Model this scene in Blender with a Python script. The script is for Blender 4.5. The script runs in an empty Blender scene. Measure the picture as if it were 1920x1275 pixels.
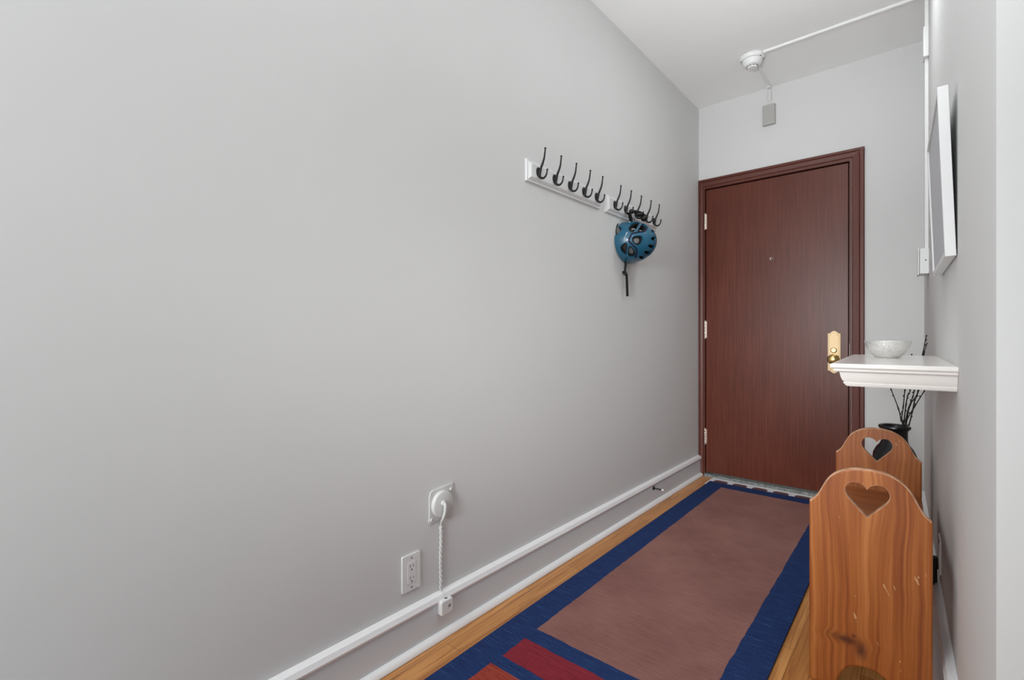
import bpy, bmesh, math, random
from mathutils import Vector, Matrix
random.seed(4)
S = bpy.context.scene
COL = S.collection
PI = math.pi

# ------------------------------------------------------------------ helpers
def srgb(h):
    h = h.lstrip('#')
    o = []
    for i in (0, 2, 4):
        c = int(h[i:i+2], 16)/255
        o.append(c/12.92 if c <= .04045 else ((c+.055)/1.055)**2.4)
    return tuple(o)+(1,)

class NT:
    """small node-tree builder"""
    def __init__(s, name):
        s.m = bpy.data.materials.new(name); s.m.use_nodes = True
        s.t = s.m.node_tree; s.t.nodes.clear()
        s.out = s.n('ShaderNodeOutputMaterial'); s.b = s.n('ShaderNodeBsdfPrincipled')
        s.l(s.b.outputs[0], s.out.inputs[0])
    def n(s, k, **kw):
        nd = s.t.nodes.new(k)
        for a, v in kw.items(): setattr(nd, a, v)
        return nd
    def l(s, a, b): s.t.links.new(a, b)
    def put(s, sock, v):
        if hasattr(v, 'is_output'): s.l(v, sock)
        else: sock.default_value = v
    def math(s, op, a, b=None, c=None, clamp=False):
        nd = s.n('ShaderNodeMath', operation=op); nd.use_clamp = clamp
        s.put(nd.inputs[0], a)
        if b is not None: s.put(nd.inputs[1], b)
        if c is not None: s.put(nd.inputs[2], c)
        return nd.outputs[0]
    def coord(s, kind='Object'): return s.n('ShaderNodeTexCoord').outputs[kind]
    def sep(s, v):
        nd = s.n('ShaderNodeSeparateXYZ'); s.l(v, nd.inputs[0]); return nd.outputs
    def comb(s, x, y, z):
        nd = s.n('ShaderNodeCombineXYZ')
        for i, v in enumerate((x, y, z)): s.put(nd.inputs[i], v)
        return nd.outputs[0]
    def noise(s, vec, scale, detail=3, rough=.55, dist=0):
        nd = s.n('ShaderNodeTexNoise'); s.l(vec, nd.inputs['Vector'])
        nd.inputs['Scale'].default_value = scale; nd.inputs['Detail'].default_value = detail
        nd.inputs['Roughness'].default_value = rough; nd.inputs['Distortion'].default_value = dist
        return nd.outputs['Fac']
    def ramp(s, f, stops, interp='LINEAR'):
        nd = s.n('ShaderNodeValToRGB'); s.l(f, nd.inputs[0]); cr = nd.color_ramp; cr.interpolation = interp
        while len(cr.elements) < len(stops): cr.elements.new(.5)
        for e, (p, c) in zip(cr.elements, stops):
            e.position = p; e.color = srgb(c) if isinstance(c, str) else c
        return nd.outputs[0]
    def mix(s, f, a, b, mode='MIX'):
        nd = s.n('ShaderNodeMix', data_type='RGBA', blend_type=mode)
        s.put(nd.inputs[0], f)
        s.put(nd.inputs[6], srgb(a) if isinstance(a, str) else a)
        s.put(nd.inputs[7], srgb(b) if isinstance(b, str) else b)
        return nd.outputs[2]
    def bump(s, h, strength=.2, dist=.001):
        nd = s.n('ShaderNodeBump'); s.l(h, nd.inputs['Height'])
        nd.inputs['Strength'].default_value = strength; nd.inputs['Distance'].default_value = dist
        s.l(nd.outputs[0], s.b.inputs['Normal'])
    def base(s, c): s.put(s.b.inputs['Base Color'], srgb(c) if isinstance(c, str) else c)
    def set(s, rough=.5, metal=0, coat=0, spec=None):
        s.b.inputs['Roughness'].default_value = rough; s.b.inputs['Metallic'].default_value = metal
        s.b.inputs['Coat Weight'].default_value = coat
        if spec is not None: s.b.inputs['Specular IOR Level'].default_value = spec
        return s.m

def paint(name, c, rough=.5, var=.02, bs=220, bstr=.06, coat=0, spec=.5):
    t = NT(name); co = t.coord()
    f = t.noise(co, 3, 4)
    c0 = srgb(c); d = tuple(v*(1-var*2) for v in c0[:3])+(1,)
    t.base(t.mix(f, d, c0))
    if bstr: t.bump(t.noise(co, bs, 2), bstr, .0008)
    return t.set(rough, coat=coat, spec=spec)

def metal(name, c, rough=.3, var=.1, bs=60):
    t = NT(name); co = t.coord(); f = t.noise(co, bs, 3)
    c0 = srgb(c); t.base(t.mix(f, tuple(v*(1-var) for v in c0[:3])+(1,), c0))
    return t.set(rough, 1)

def plastic(name, c, rough=.4, bs=150):
    t = NT(name); co = t.coord(); f = t.noise(co, bs, 2)
    c0 = srgb(c); t.base(t.mix(f, tuple(v*.94 for v in c0[:3])+(1,), c0))
    return t.set(rough)

# ---- mesh helpers: every function adds a shape (world coordinates) to a bmesh
def BM(): return bmesh.new()
def merge(bm, other):
    me = bpy.data.meshes.new('tmp'); other.to_mesh(me); other.free(); bm.from_mesh(me); bpy.data.meshes.remove(me)
def bevel_all(bm, w, seg=2, ang=30):
    es = [e for e in bm.edges if len(e.link_faces) == 2 and e.calc_face_angle(0) > math.radians(ang)]
    if es and w > 0:
        bmesh.ops.bevel(bm, geom=es, offset=w, segments=seg, profile=.5, affect='EDGES', clamp_overlap=True)
def box(bm, x0, x1, y0, y1, z0, z1, bev=0, seg=2, M=None):
    b = BM(); bmesh.ops.create_cube(b, size=1)
    for v in b.verts:
        v.co = Vector(((x0+x1)/2+v.co.x*(x1-x0), (y0+y1)/2+v.co.y*(y1-y0), (z0+z1)/2+v.co.z*(z1-z0)))
    if bev: bevel_all(b, bev, seg)
    if M is not None: b.transform(M)
    merge(bm, b)
def prism(bm, pts, axis, a, b_, bev=0, seg=2, M=None, ang=30):
    """polygon pts (2D) extruded along axis ('x': pts=(y,z); 'y': pts=(x,z); 'z': pts=(x,y)) from a to b_"""
    b = BM()
    def P(p, t):
        return {'x': (t, p[0], p[1]), 'y': (p[0], t, p[1]), 'z': (p[0], p[1], t)}[axis]
    v0 = [b.verts.new(P(p, a)) for p in pts]; v1 = [b.verts.new(P(p, b_)) for p in pts]
    b.faces.new(v0); b.faces.new(v1[::-1]); n = len(pts)
    for i in range(n): b.faces.new((v0[i], v1[i], v1[(i+1) % n], v0[(i+1) % n]))
    bmesh.ops.recalc_face_normals(b, faces=b.faces)
    if bev: bevel_all(b, bev, seg, ang)
    if M is not None: b.transform(M)
    merge(bm, b)
def tube(bm, pts, r, seg=10, cap=True):
    """sweep a circle along a polyline; r a number or one radius per point"""
    pts = [Vector(p) for p in pts]; n = len(pts)
    rs = r if hasattr(r, '__len__') else [r]*n
    b = BM(); rings = []
    up = None
    for i, p in enumerate(pts):
        t = (pts[min(i+1, n-1)]-pts[max(i-1, 0)]).normalized()
        if up is None:
            a = Vector((0, 0, 1)) if abs(t.z) < .9 else Vector((1, 0, 0))
            up = t.cross(a).normalized()
        up = (up-t*up.dot(t)).normalized(); w = t.cross(up)
        rings.append([b.verts.new(p+(up*math.cos(2*PI*k/seg)+w*math.sin(2*PI*k/seg))*rs[i]) for k in range(seg)])
    for i in range(n-1):
        for k in range(seg):
            b.faces.new((rings[i][k], rings[i][(k+1) % seg], rings[i+1][(k+1) % seg], rings[i+1][k]))
    if cap: b.faces.new(rings[0][::-1]); b.faces.new(rings[-1])
    bmesh.ops.recalc_face_normals(b, faces=b.faces)
    merge(bm, b)
def cyl(bm, p0, p1, r, seg=24, bev=0):
    b = BM(); p0 = Vector(p0); p1 = Vector(p1); d = p1-p0
    bmesh.ops.create_cone(b, cap_ends=True, segments=seg, radius1=r, radius2=r, depth=d.length)
    if bev: bevel_all(b, bev, 2, 50)
    b.transform(Matrix.Translation((p0+p1)/2) @ d.to_track_quat('Z', 'Y').to_matrix().to_4x4())
    merge(bm, b)
def ball(bm, c, r, sc=(1, 1, 1), u=16, v=10):
    b = BM(); bmesh.ops.create_uvsphere(b, u_segments=u, v_segments=v, radius=r)
    b.transform(Matrix.Translation(c) @ Matrix.Diagonal((*sc, 1))); merge(bm, b)
def lathe(bm, prof, c, axis=(0, 0, 1), seg=48):
    """prof list of (r, h) revolved about axis through c"""
    b = BM(); rings = []
    for r, h in prof:
        if r < 1e-6: rings.append([b.verts.new((0, 0, h))])
        else: rings.append([b.verts.new((r*math.cos(2*PI*k/seg), r*math.sin(2*PI*k/seg), h)) for k in range(seg)])
    for A, B in zip(rings, rings[1:]):
        for k in range(seg):
            k2 = (k+1) % seg
            if len(A) == 1 and len(B) == 1: continue
            if len(A) == 1: b.faces.new((A[0], B[k2], B[k]))
            elif len(B) == 1: b.faces.new((A[k], A[k2], B[0]))
            else: b.faces.new((A[k], A[k2], B[k2], B[k]))
    bmesh.ops.recalc_face_normals(b, faces=b.faces)
    b.transform(Matrix.Translation(c) @ Vector(axis).to_track_quat('Z', 'Y').to_matrix().to_4x4())
    merge(bm, b)
def spline(pts, n=6):
    """Catmull-Rom through pts"""
    P = [Vector(p) for p in pts]; o = []
    for i in range(len(P)-1):
        a, b, c, d = P[max(i-1, 0)], P[i], P[i+1], P[min(i+2, len(P)-1)]
        for k in range(n):
            t = k/n
            o.append(.5*((2*b)+(c-a)*t+(2*a-5*b+4*c-d)*t*t+(3*b-a-3*c+d)*t**3))
    o.append(P[-1]); return o
def rounded(x0, x1, y0, y1, r, n=6):
    o = []
    for cx, cy, a in ((x1-r, y1-r, 0), (x0+r, y1-r, 90), (x0+r, y0+r, 180), (x1-r, y0+r, 270)):
        for k in range(n+1):
            t = math.radians(a+90*k/n); o.append((cx+r*math.cos(t), cy+r*math.sin(t)))
    return o
def boolean(bm, cutter):
    """bm minus cutter, both closed; returns a new bmesh"""
    obs = []
    for b in (bm, cutter):
        me = bpy.data.meshes.new('tmp'); b.to_mesh(me); b.free()
        o = bpy.data.objects.new('tmp', me); COL.objects.link(o); obs.append(o)
    md = obs[0].modifiers.new('b', 'BOOLEAN'); md.object = obs[1]; md.operation = 'DIFFERENCE'; md.solver = 'EXACT'
    md.use_self = True
    dg = bpy.context.evaluated_depsgraph_get(); ev = obs[0].evaluated_get(dg); me = ev.to_mesh()
    r = BM(); r.from_mesh(me); ev.to_mesh_clear()
    for o in obs:
        m = o.data; bpy.data.objects.remove(o); bpy.data.meshes.remove(m)
    bmesh.ops.remove_doubles(r, verts=r.verts, dist=1e-5)
    return r

def worldloc(o):
    v = Vector((0, 0, 0))
    while o is not None: v = v+o.location; o = o.parent
    return v
def tag(o, label=None, cat=None, group=None, kind=None):
    if label: o['label'] = label
    if cat: o['category'] = cat
    if group: o['group'] = group
    if kind: o['kind'] = kind
    return o
def obj(name, bm, m, parent=None, loc=None, ang=35, label=None):
    """link bm (world coordinates) as ONE mesh object under parent"""
    off = worldloc(parent) if parent else Vector(loc) if loc else Vector((0, 0, 0))
    bm.transform(Matrix.Translation(-off))
    bm.normal_update()
    for f in bm.faces:            # keep flat panels flat, curved surfaces smooth
        k = sum(1 for e in f.edges if len(e.link_faces) != 2 or e.calc_face_angle(0) > math.radians(15))
        f.smooth = not ((f.calc_area() > 1e-4 and k >= .7*len(f.edges)) or len(f.verts) > 6)
    for e in bm.edges:
        e.smooth = not (len(e.link_faces) != 2 or e.calc_face_angle(0) > math.radians(ang))
    me = bpy.data.meshes.new(name); bm.to_mesh(me); bm.free()
    for x in (m if isinstance(m, list) else [m]): me.materials.append(x)
    o = bpy.data.objects.new(name, me); COL.objects.link(o)
    if parent: o.parent = parent
    elif loc: o.location = loc
    if label: o['label'] = label
    return o
def thing(name, loc, label, cat, group=None):
    o = bpy.data.objects.new(name, None); COL.objects.link(o); o.location = loc; o.empty_display_size = .05
    return tag(o, label, cat, group)
def struct(name, bm, m, label, cat, loc=None):
    return tag(obj(name, bm, m, None, loc), label, cat, kind='structure')

# ------------------------------------------------------------------ measures (metres)
CX, H, D, CEIL = 1.238, 1.0, 3.522, 2.649      # camera x / height, end wall, ceiling
WK = .033                                      # the right wall splays outwards towards the camera
YN = 1.037                                     # its near corner
def wx(y): return 1.24+WK*(D-y)                # right wall surface at y
RA = math.atan(WK)                             # its angle
# matrix of the right wall: local x = into the hall, local y = along hall (same y), z up; origin on wall at y0
def RW(y0): return Matrix.Translation((wx(y0), y0, 0)) @ Matrix.Rotation(RA, 4, 'Z') @ Matrix.Scale(-1, 4, (1, 0, 0))

# ------------------------------------------------------------------ materials
M = {}
M['wall'] = paint('wall_paint', '#d6d6d5', .8, .02, 260, .08, spec=.25)
M['ceiling'] = paint('ceiling_paint', '#f5f5f4', .7, .015, 200, .05)
M['trim'] = paint('trim_paint', '#f3f3f4', .32, .02, 90, .04)
M['rack'] = paint('white_rack_paint', '#dedede', .35, .02, 90, .04)
M['white_plastic'] = plastic('white_plastic', '#e8e8e7', .35)
M['painted_fitting'] = paint('painted_over_fitting', '#d2d2d0', .5, .03, 150, .12)
M['grey_plastic'] = plastic('grey_plastic', '#b4b2af', .5)
M['black_metal'] = plastic('black_iron', '#060607', .45)
M['black_plastic'] = plastic('black_plastic', '#070708', .5)
M['black_strap'] = plastic('black_webbing', '#070708', .85, 400)
M['dark_slot'] = plastic('dark_slot', '#1b1a19', .6)
M['brass'] = metal('polished_brass', '#d8b878', .28, .12)
M['pale_brass'] = metal('pale_brass', '#d6bd98', .55, .05)
M['nickel'] = metal('worn_nickel', '#eee4d8', .4, .08)
M['screw'] = metal('screw_steel', '#b8b8b6', .35, .1)
M['tan'] = plastic('tan_cap', '#b79a5a', .6)

def wood_door(name, c0, c1, c2, rough, vertical=True):
    t = NT(name); co = t.coord(); x, y, z = t.sep(co)
    if vertical: v = t.comb(t.math('MULTIPLY', x, 130), t.math('MULTIPLY', y, 130), t.math('MULTIPLY', z, 4))
    else: v = t.comb(t.math('MULTIPLY', x, 2.5), t.math('MULTIPLY', y, 60), t.math('MULTIPLY', z, 60))
    g = t.noise(v, 1.0, 4, .6, .4)
    big = t.noise(co, 1.6, 3)
    f = t.math('ADD', t.math('MULTIPLY', g, .75), t.math('MULTIPLY', big, .35))
    t.base(t.ramp(f, [(.3, c0), (.52, c1), (.75, c2)]))
    t.bump(g, .05, .0005)
    return t.set(rough, spec=.38)
M['door'] = wood_door('mahogany_stained_door', '#491c0e', '#592616', '#693221', .34)
M['casing_v'] = wood_door('mahogany_casing_upright', '#4f2218', '#5a2b20', '#663529', .42)
M['casing_h'] = wood_door('mahogany_casing_head', '#4f2218', '#5a2b20', '#663529', .42, False)

def bench_wood(name, knots, gain=1.0, horizontal=False):
    t = NT(name); co = t.coord(); x, y, z = t.sep(co)
    if horizontal: x, z = z, y
    xx = x
    dark = None
    for (kx, kz, s, rx, rz, amp) in knots:
        dx = t.math('SUBTRACT', x, kx); dz = t.math('SUBTRACT', z, kz)
        r2 = t.math('ADD', t.math('POWER', t.math('ABSOLUTE', t.math('DIVIDE', dx, rx)), 2), t.math('POWER', t.math('ABSOLUTE', t.math('DIVIDE', dz, rz)), 2))
        e = t.math('POWER', 2.718, t.math('MULTIPLY', r2, -1.0))
        xx = t.math('SUBTRACT', xx, t.math('MULTIPLY', t.math('MULTIPLY', dx, e), amp))
        if s:
            k = t.math('POWER', 2.718, t.math('MULTIPLY', r2, -s))
            dark = k if dark is None else t.math('MAXIMUM', dark, k)
    wob = t.noise(t.comb(t.math('MULTIPLY', x, 3), y, t.math('MULTIPLY', z, 3.0)), 1.6, 2)
    xx = t.math('ADD', xx, t.math('MULTIPLY', t.math('SUBTRACT', wob, .5), .018))
    v = t.comb(t.math('MULTIPLY', xx, 150), t.math('MULTIPLY', y, 30), t.math('MULTIPLY', z, 1.6))
    fine = t.noise(v, 1.0, 4, .62)
    v2 = t.comb(t.math('MULTIPLY', xx, 22), t.math('MULTIPLY', y, 8), t.math('MULTIPLY', z, 1.1))
    wide = t.noise(v2, 1.0, 3, .5)
    wv = t.n('ShaderNodeTexWave', wave_type='BANDS', bands_direction='X')
    t.l(t.comb(t.math('MULTIPLY', xx, 18), 0.0, t.math('MULTIPLY', z, .5)), wv.inputs['Vector'])
    wv.inputs['Scale'].default_value = 1; wv.inputs['Distortion'].default_value = 3; wv.inputs['Detail'].default_value = 2
    f = t.math('ADD', t.math('ADD', t.math('MULTIPLY', fine, .55), t.math('MULTIPLY', wide, .55)), t.math('MULTIPLY', wv.outputs['Fac'], .05))
    band = t.math('POWER', 2.718, t.math('MULTIPLY', t.math('POWER', t.math('ABSOLUTE', t.math('DIVIDE', t.math('ADD', xx, .008), .032)), 2), -1))
    f = t.math('ADD', f, t.math('MULTIPLY', band, t.math('MULTIPLY', t.noise(t.comb(t.math('MULTIPLY', xx, 30), 0.0, t.math('MULTIPLY', z, 2.5)), 1.0, 2), .13)))
    c = t.ramp(f, [(.36, '#6d3411'), (.5, '#874518'), (.62, '#9c5824'), (.80, '#b5713a')])
    # pale scuffs and nicks
    sc = t.noise(t.comb(t.math('MULTIPLY', t.math('ADD', x, t.math('MULTIPLY', z, .35)), 90), y, t.math('MULTIPLY', z, 26)), 1.0, 2)
    patch = t.noise(co, 9, 2)
    s1 = t.math('MULTIPLY', t.math('GREATER_THAN', sc, .71), t.math('GREATER_THAN', patch, .56))
    c = t.mix(t.math('MULTIPLY', s1, .55), c, '#d9b083')
    if dark is not None: c = t.mix(t.math('MULTIPLY', dark, .85), c, '#3c1408')
    t.base(c); t.bump(fine, .06, .0006)
    return t.set(.42)
KN = [(-.036, .149, 1.5, .042, .014, .9), (-.002, .131, 1.5, .017, .028, .9), (-.018, .165, 4, .010, .010, .6),
      (-.001, .548, 0, .075, .10, .45)]
M['bench'] = bench_wood('honey_pine_panel', KN)
M['bench_seat'] = bench_wood('honey_pine_seat', [], horizontal=True)
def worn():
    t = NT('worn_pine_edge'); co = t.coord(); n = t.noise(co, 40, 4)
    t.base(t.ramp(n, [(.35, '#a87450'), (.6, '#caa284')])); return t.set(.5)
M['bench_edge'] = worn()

def floor_mat():
    t = NT('honey_oak_strips'); co = t.coord(); x, y, z = t.sep(co)
    br = t.n('ShaderNodeTexBrick'); br.offset = .37; br.offset_frequency = 2; br.squash = 1
    t.l(t.comb(t.math('ADD', y, .353), t.math('ADD', x, -.0045), 0.0), br.inputs['Vector'])
    br.inputs['Scale'].default_value = 1; br.inputs['Mortar Size'].default_value = .0007
    br.inputs['Mortar Smooth'].default_value = .3; br.inputs['Bias'].default_value = 0
    br.inputs['Brick Width'].default_value = .70; br.inputs['Row Height'].default_value = .0575
    br.inputs['Color1'].default_value = srgb('#dba76c'); br.inputs['Color2'].default_value = srgb('#bd8650')
    br.inputs['Mortar'].default_value = srgb('#5a3418')
    g = t.noise(t.comb(t.math('MULTIPLY', x, 110), t.math('MULTIPLY', y, 4), 0.0), 1.0, 4, .6, .5)
    c = t.mix(.75, br.outputs['Color'], t.ramp(g, [(.3, '#a87a58'), (.5, '#e8d0b4'), (.72, '#fff2dc')]), 'MULTIPLY')
    knot = t.noise(t.comb(t.math('MULTIPLY', x, 16), t.math('MULTIPLY', y, 7), 0.0), 1.0, 2)
    c = t.mix(t.math('MULTIPLY', t.math('GREATER_THAN', knot, .74), .45), c, '#6b3a18')
    t.base(c); t.bump(br.outputs['Fac'], -.25, .0006)
    return t.set(.3)
M['floor'] = floor_mat()

def rug_mat():
    t = NT('runner_flatweave'); co = t.coord(); x, y, z = t.sep(co)
    wob = t.n('ShaderNodeTexNoise'); t.l(co, wob.inputs['Vector']); wob.inputs['Scale'].default_value = 22; wob.inputs['Detail'].default_value = 2
    wr, wg, wb = t.sep(wob.outputs['Color'])
    xw = t.math('ADD', x, t.math('MULTIPLY', t.math('SUBTRACT', wr, .5), .009))
    yw = t.math('ADD', y, t.math('MULTIPLY', t.math('SUBTRACT', wg, .5), .009))
    def rect(x0, x1, y0, y1):
        a = t.math('MULTIPLY', t.math('GREATER_THAN', xw, x0), t.math('LESS_THAN', xw, x1))
        b = t.math('MULTIPLY', t.math('GREATER_THAN', yw, y0), t.math('LESS_THAN', yw, y1))
        return t.math('MULTIPLY', a, b)
    big = t.noise(co, 3.2, 4, .6)
    streak = t.noise(t.comb(t.math('MULTIPLY', x, 14), t.math('MULTIPLY', y, 140), 0.0), 1.0, 3, .6)
    fleck = t.noise(t.comb(t.math('MULTIPLY', x, 420), t.math('MULTIPLY', y, 420), 0.0), 1.0, 1)
    ck = t.n('ShaderNodeTexChecker'); t.l(t.comb(x, y, 0.0), ck.inputs['Vector']); ck.inputs['Scale'].default_value = 520
    navy = t.ramp(streak, [(.3, '#0b2456'), (.6, '#123466'), (.8, '#345688')])
    field = t.ramp(t.math('ADD', t.math('MULTIPLY', big, .6), t.math('MULTIPLY', streak, .42)), [(.32, '#7c524c'), (.5, '#8c615a'), (.7, '#9c7067')])
    crim = t.ramp(streak, [(.3, '#741826'), (.7, '#8e2735')])
    rust = t.ramp(streak, [(.3, '#85291e'), (.7, '#a24534')])
    c = navy
    for m, r in ((field, (.104, .650, -2.095, -.10)), (crim, (.104, .405, -2.272, -2.158)), (rust, (.098, .285, -2.60, -2.318)),
                 (crim, (.45, .650, -2.62, -2.158)), (field, (.104, .650, -3.2, -2.68))):
        c = t.mix(rect(*r), c, m)
    c = t.mix(t.math('MULTIPLY', t.math('SUBTRACT', fleck, .5), .5, clamp=True), c, '#b9a9a4')
    c = t.mix(t.math('MULTIPLY', ck.outputs['Fac'], .10), c, '#0b0a10')
    t.base(c)
    t.bump(t.math('ADD', streak, t.math('MULTIPLY', ck.outputs['Fac'], .4)), .35, .0012)
    return t.set(.9, spec=.2)
M['rug'] = rug_mat()

def mat_mat():
    t = NT('white_mat_with_brown_ovals'); co = t.coord(); x, y, z = t.sep(co)
    per = .122
    fx = t.math('SUBTRACT', t.math('FRACT', t.math('DIVIDE', t.math('ADD', x, -.136+per), per)), .5)
    ax = t.math('MAXIMUM', t.math('SUBTRACT', t.math('ABSOLUTE', t.math('MULTIPLY', fx, per)), .020), 0)
    ay = t.math('MAXIMUM', t.math('SUBTRACT', t.math('ABSOLUTE', t.math('ADD', y, -.030)), .055), 0)
    d = t.math('SQRT', t.math('ADD', t.math('POWER', ax, 2), t.math('POWER', ay, 2)))
    n = t.noise(co, 200, 2)
    w = t.mix(n, '#d8d8dc', '#ededf0'); b = t.mix(n, '#5e3a38', '#6d4844')
    t.base(t.mix(t.math('LESS_THAN', d, .024), w, b)); t.bump(n, .2, .0006)
    return t.set(.8)
M['mat'] = mat_mat()

def marble():
    t = NT('grey_marble'); co = t.coord(); f = t.noise(co, 42, 6, .7, 1.5)
    t.base(t.ramp(f, [(.3, '#3f423f'), (.5, '#767a77'), (.68, '#a6aaa6')])); return t.set(.35)
M['marble'] = marble()

def hammered():
    t = NT('hammered_aluminium'); co = t.coord()
    v = t.n('ShaderNodeTexVoronoi'); t.l(co, v.inputs['Vector']); v.inputs['Scale'].default_value = 190
    t.base(t.mix(t.noise(co, 160, 3), '#d0d0ce', '#f8f8f6')); t.bump(v.outputs['Distance'], .55, .0016)
    return t.set(.42, .7)
M['bowl'] = hammered()
def vase_mat():
    t = NT('black_glazed_stoneware'); co = t.coord(); n = t.noise(co, 14, 4)
    t.base(t.mix(n, '#08080a', '#121217')); t.bump(n, .1, .002); return t.set(.28)
M['vase'] = vase_mat()
def twig_mat():
    t = NT('dry_bark'); co = t.coord(); n = t.noise(co, 160, 4)
    t.base(t.mix(n, '#171210', '#332822')); t.bump(n, .5, .001); return t.set(.8)
M['twig'] = twig_mat()
def shelf_mat():
    t = NT('glossy_white_shelf_paint'); co = t.coord()
    t.base(t.mix(t.noise(co, 5, 3), '#e6e1dc', '#eeeae6')); return t.set(.16)
M['shelf'] = shelf_mat()
def helmet_mat():
    t = NT('teal_blue_helmet_shell'); co = t.coord(); n = t.noise(co, 30, 3)
    t.base(t.mix(n, '#0a4a64', '#105b78')); t.b.inputs['Coat Weight'].default_value = .4
    t.set(.36, coat=.35); return t.m
M['helmet'] = helmet_mat()
M['liner'] = plastic('black_foam', '#0a0a0b', .85, 300)
M['picture_white'] = paint('white_wood_frame', '#e2e2e2', .45, .03, 140, .15)
def canvas_mat():
    t = NT('pale_grey_canvas'); co = t.coord(); n = t.noise(co, 4, 4)
    t.base(t.mix(n, '#b4b5b9', '#c9c9cc')); t.bump(t.noise(co, 500, 2), .15, .0005); return t.set(.6)
M['canvas'] = canvas_mat()

# ------------------------------------------------------------------ the room
XE, YS = 4.6, -3.6                    # the living room behind the camera is left open on its far sides to let world light in
b = BM(); box(b, -.12, XE, .15, 3.9, -.08, 0)
struct('floor', b, M['floor'], 'honey oak strip floor of the hallway', 'floor')
b = BM(); box(b, -.12, XE, YS, .15, -.08, 0)  # unseen floor behind the camera, made pale grey so bounced light stays neutral
struct('floor_back', b, paint('neutral_bounce_floor', '#c9ccd0', .95, .04, 400, .3), 'unseen floor behind the camera, pale grey added to keep bounced light neutral', 'floor')
b = BM(); box(b, -.12, XE, YS, 3.9, CEIL, CEIL+.08)
struct('ceiling', b, M['ceiling'], 'plain white painted ceiling', 'ceiling')
b = BM(); box(b, -.12, 0, YS, D, 0, CEIL)
struct('wall_left', b, M['wall'], 'long pale grey wall with the coat hooks', 'wall')
# end wall with the door opening
OX0, OX1, OZ = .033, .909, 2.077
b = BM()
prism(b, [(-.12, 0), (OX0, 0), (OX0, OZ), (OX1, OZ), (OX1, 0), (1.36, 0), (1.36, CEIL), (-.12, CEIL)], 'y', D, D+.12)
struct('wall_back', b, M['wall'], 'pale grey end wall around the brown door', 'wall')
b = BM(); prism(b, [(1.24, D), (wx(YN), YN), (wx(YN)+.12, YN+.12), (1.36, D)], 'z', 0, CEIL)
struct('wall_right', b, M['wall'], 'pale grey wall behind the bench and shelf', 'wall')
b = BM(); prism(b, [(wx(YN), YN), (XE, YN), (XE, YN+.12), (wx(YN)+.12, YN+.12)], 'z', 0, CEIL)
struct('wall_front', b, M['wall'], 'bright wall facing the camera at the right edge', 'wall')

# baseboards (profile: x = out from the wall)
PROF = [(0, 0), (.018, 0), (.018, .119), (.023, .121), (.025, .127), (.019, .140), (.008, .1445), (0, .1455)]
QR = [(.018, 0)]+[(.018+.0195*math.sin(PI/2*k/7), .002+.0195*math.cos(PI/2*k/7)) for k in range(8)][::1]
def base_left(prof, y0, y1):
    b = BM(); prism(b, prof, 'y', y0, y1); return b
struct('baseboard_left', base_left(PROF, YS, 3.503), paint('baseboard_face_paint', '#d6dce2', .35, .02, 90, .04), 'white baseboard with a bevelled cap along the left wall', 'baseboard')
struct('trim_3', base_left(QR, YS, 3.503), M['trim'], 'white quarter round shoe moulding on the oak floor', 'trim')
b = BM()
cap = [(.0185, .1185), (.0245, .1205), (.0265, .127), (.0205, .1405), (.009, .1455), (.0005, .1465), (.0005, .1445), (.0185, .13)]
prism(b, cap, 'y', YS, 3.503)
struct('trim_4', b, M['trim'], 'bright white cap moulding along the baseboard top', 'trim')
Lr = D-YN
b = BM(); prism(b, PROF, 'y', .0, Lr-.02); prism(b, QR, 'y', 0, Lr-.02)
b.transform(RW(YN+.0)@Matrix.Translation((0, .0, 0))); bmesh.ops.recalc_face_normals(b, faces=b.faces)
struct('baseboard_right', b, M['trim'], 'white baseboard behind the wooden bench', 'baseboard')
b = BM(); prism(b, [(D-p[0], p[1]) for p in PROF], 'x', .975, 1.214)
struct('baseboard_back', b, M['trim'], 'short white baseboard right of the door casing', 'baseboard')

# door casing and jamb
b = BM()
yF = D-.018
def casing_v(b, x0, x1, z1, inner):
    # inner = +1: inner edge at x0 side ; profile in (x,y)
    w = x1-x0
    pr = [(0, D), (0, yF+.009), (.08*w, yF+.006), (.55*w, yF+.003), (.62*w, yF+.005), (.68*w, yF), (.93*w, yF), (w, yF+.004), (w, D)]
    pts = [(x0+p[0], p[1]) for p in pr] if inner > 0 else [(x1-p[0], p[1]) for p in pr]
    prism(b, pts, 'z', 0, z1)
casing_v(b, .911, .972, 2.124, 1)
casing_v(b, .003, .034, 2.124, -1)
o1 = struct('trim_1', b, M['casing_v'], 'dark reddish brown upright door casing', 'door casing')
b = BM()
w = .050; z0 = 2.076
pr = [(0, D), (0, yF+.009), (.08*w, yF+.006), (.55*w, yF+.003), (.62*w, yF+.005), (.68*w, yF-.0005), (.93*w, yF-.0005), (w, yF+.004), (w, D)]
prism(b, [(p[1], z0+p[0]) for p in pr], 'x', .003, .972)
struct('trim_2', b, M['casing_h'], 'dark reddish brown head casing above the door', 'door casing')
b = BM()
box(b, OX0, .045, D-.006, D+.12, 0, OZ); box(b, .8985, OX1, D-.006, D+.12, 0, OZ); box(b, .045, .8985, D-.006, D+.12, 2.058, OZ)
box(b, .045, .062, D+.05, D+.12, 0, 2.058); box(b, .882, .8985, D+.05, D+.12, 0, 2.058); box(b, .062, .882, D+.05, D+.12, 2.04, 2.058)
struct('trim_5', b, M['casing_v'], 'dark brown door jamb lining the opening', 'door jamb')
b = BM(); prism(b, [(3.496, 0), (3.496, .014), (3.502, .019), (D+.10, .021), (D+.10, 0)], 'x', .046, .898)
struct('trim_6', b, M['marble'], 'worn grey marble threshold under the door', 'threshold')

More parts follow.
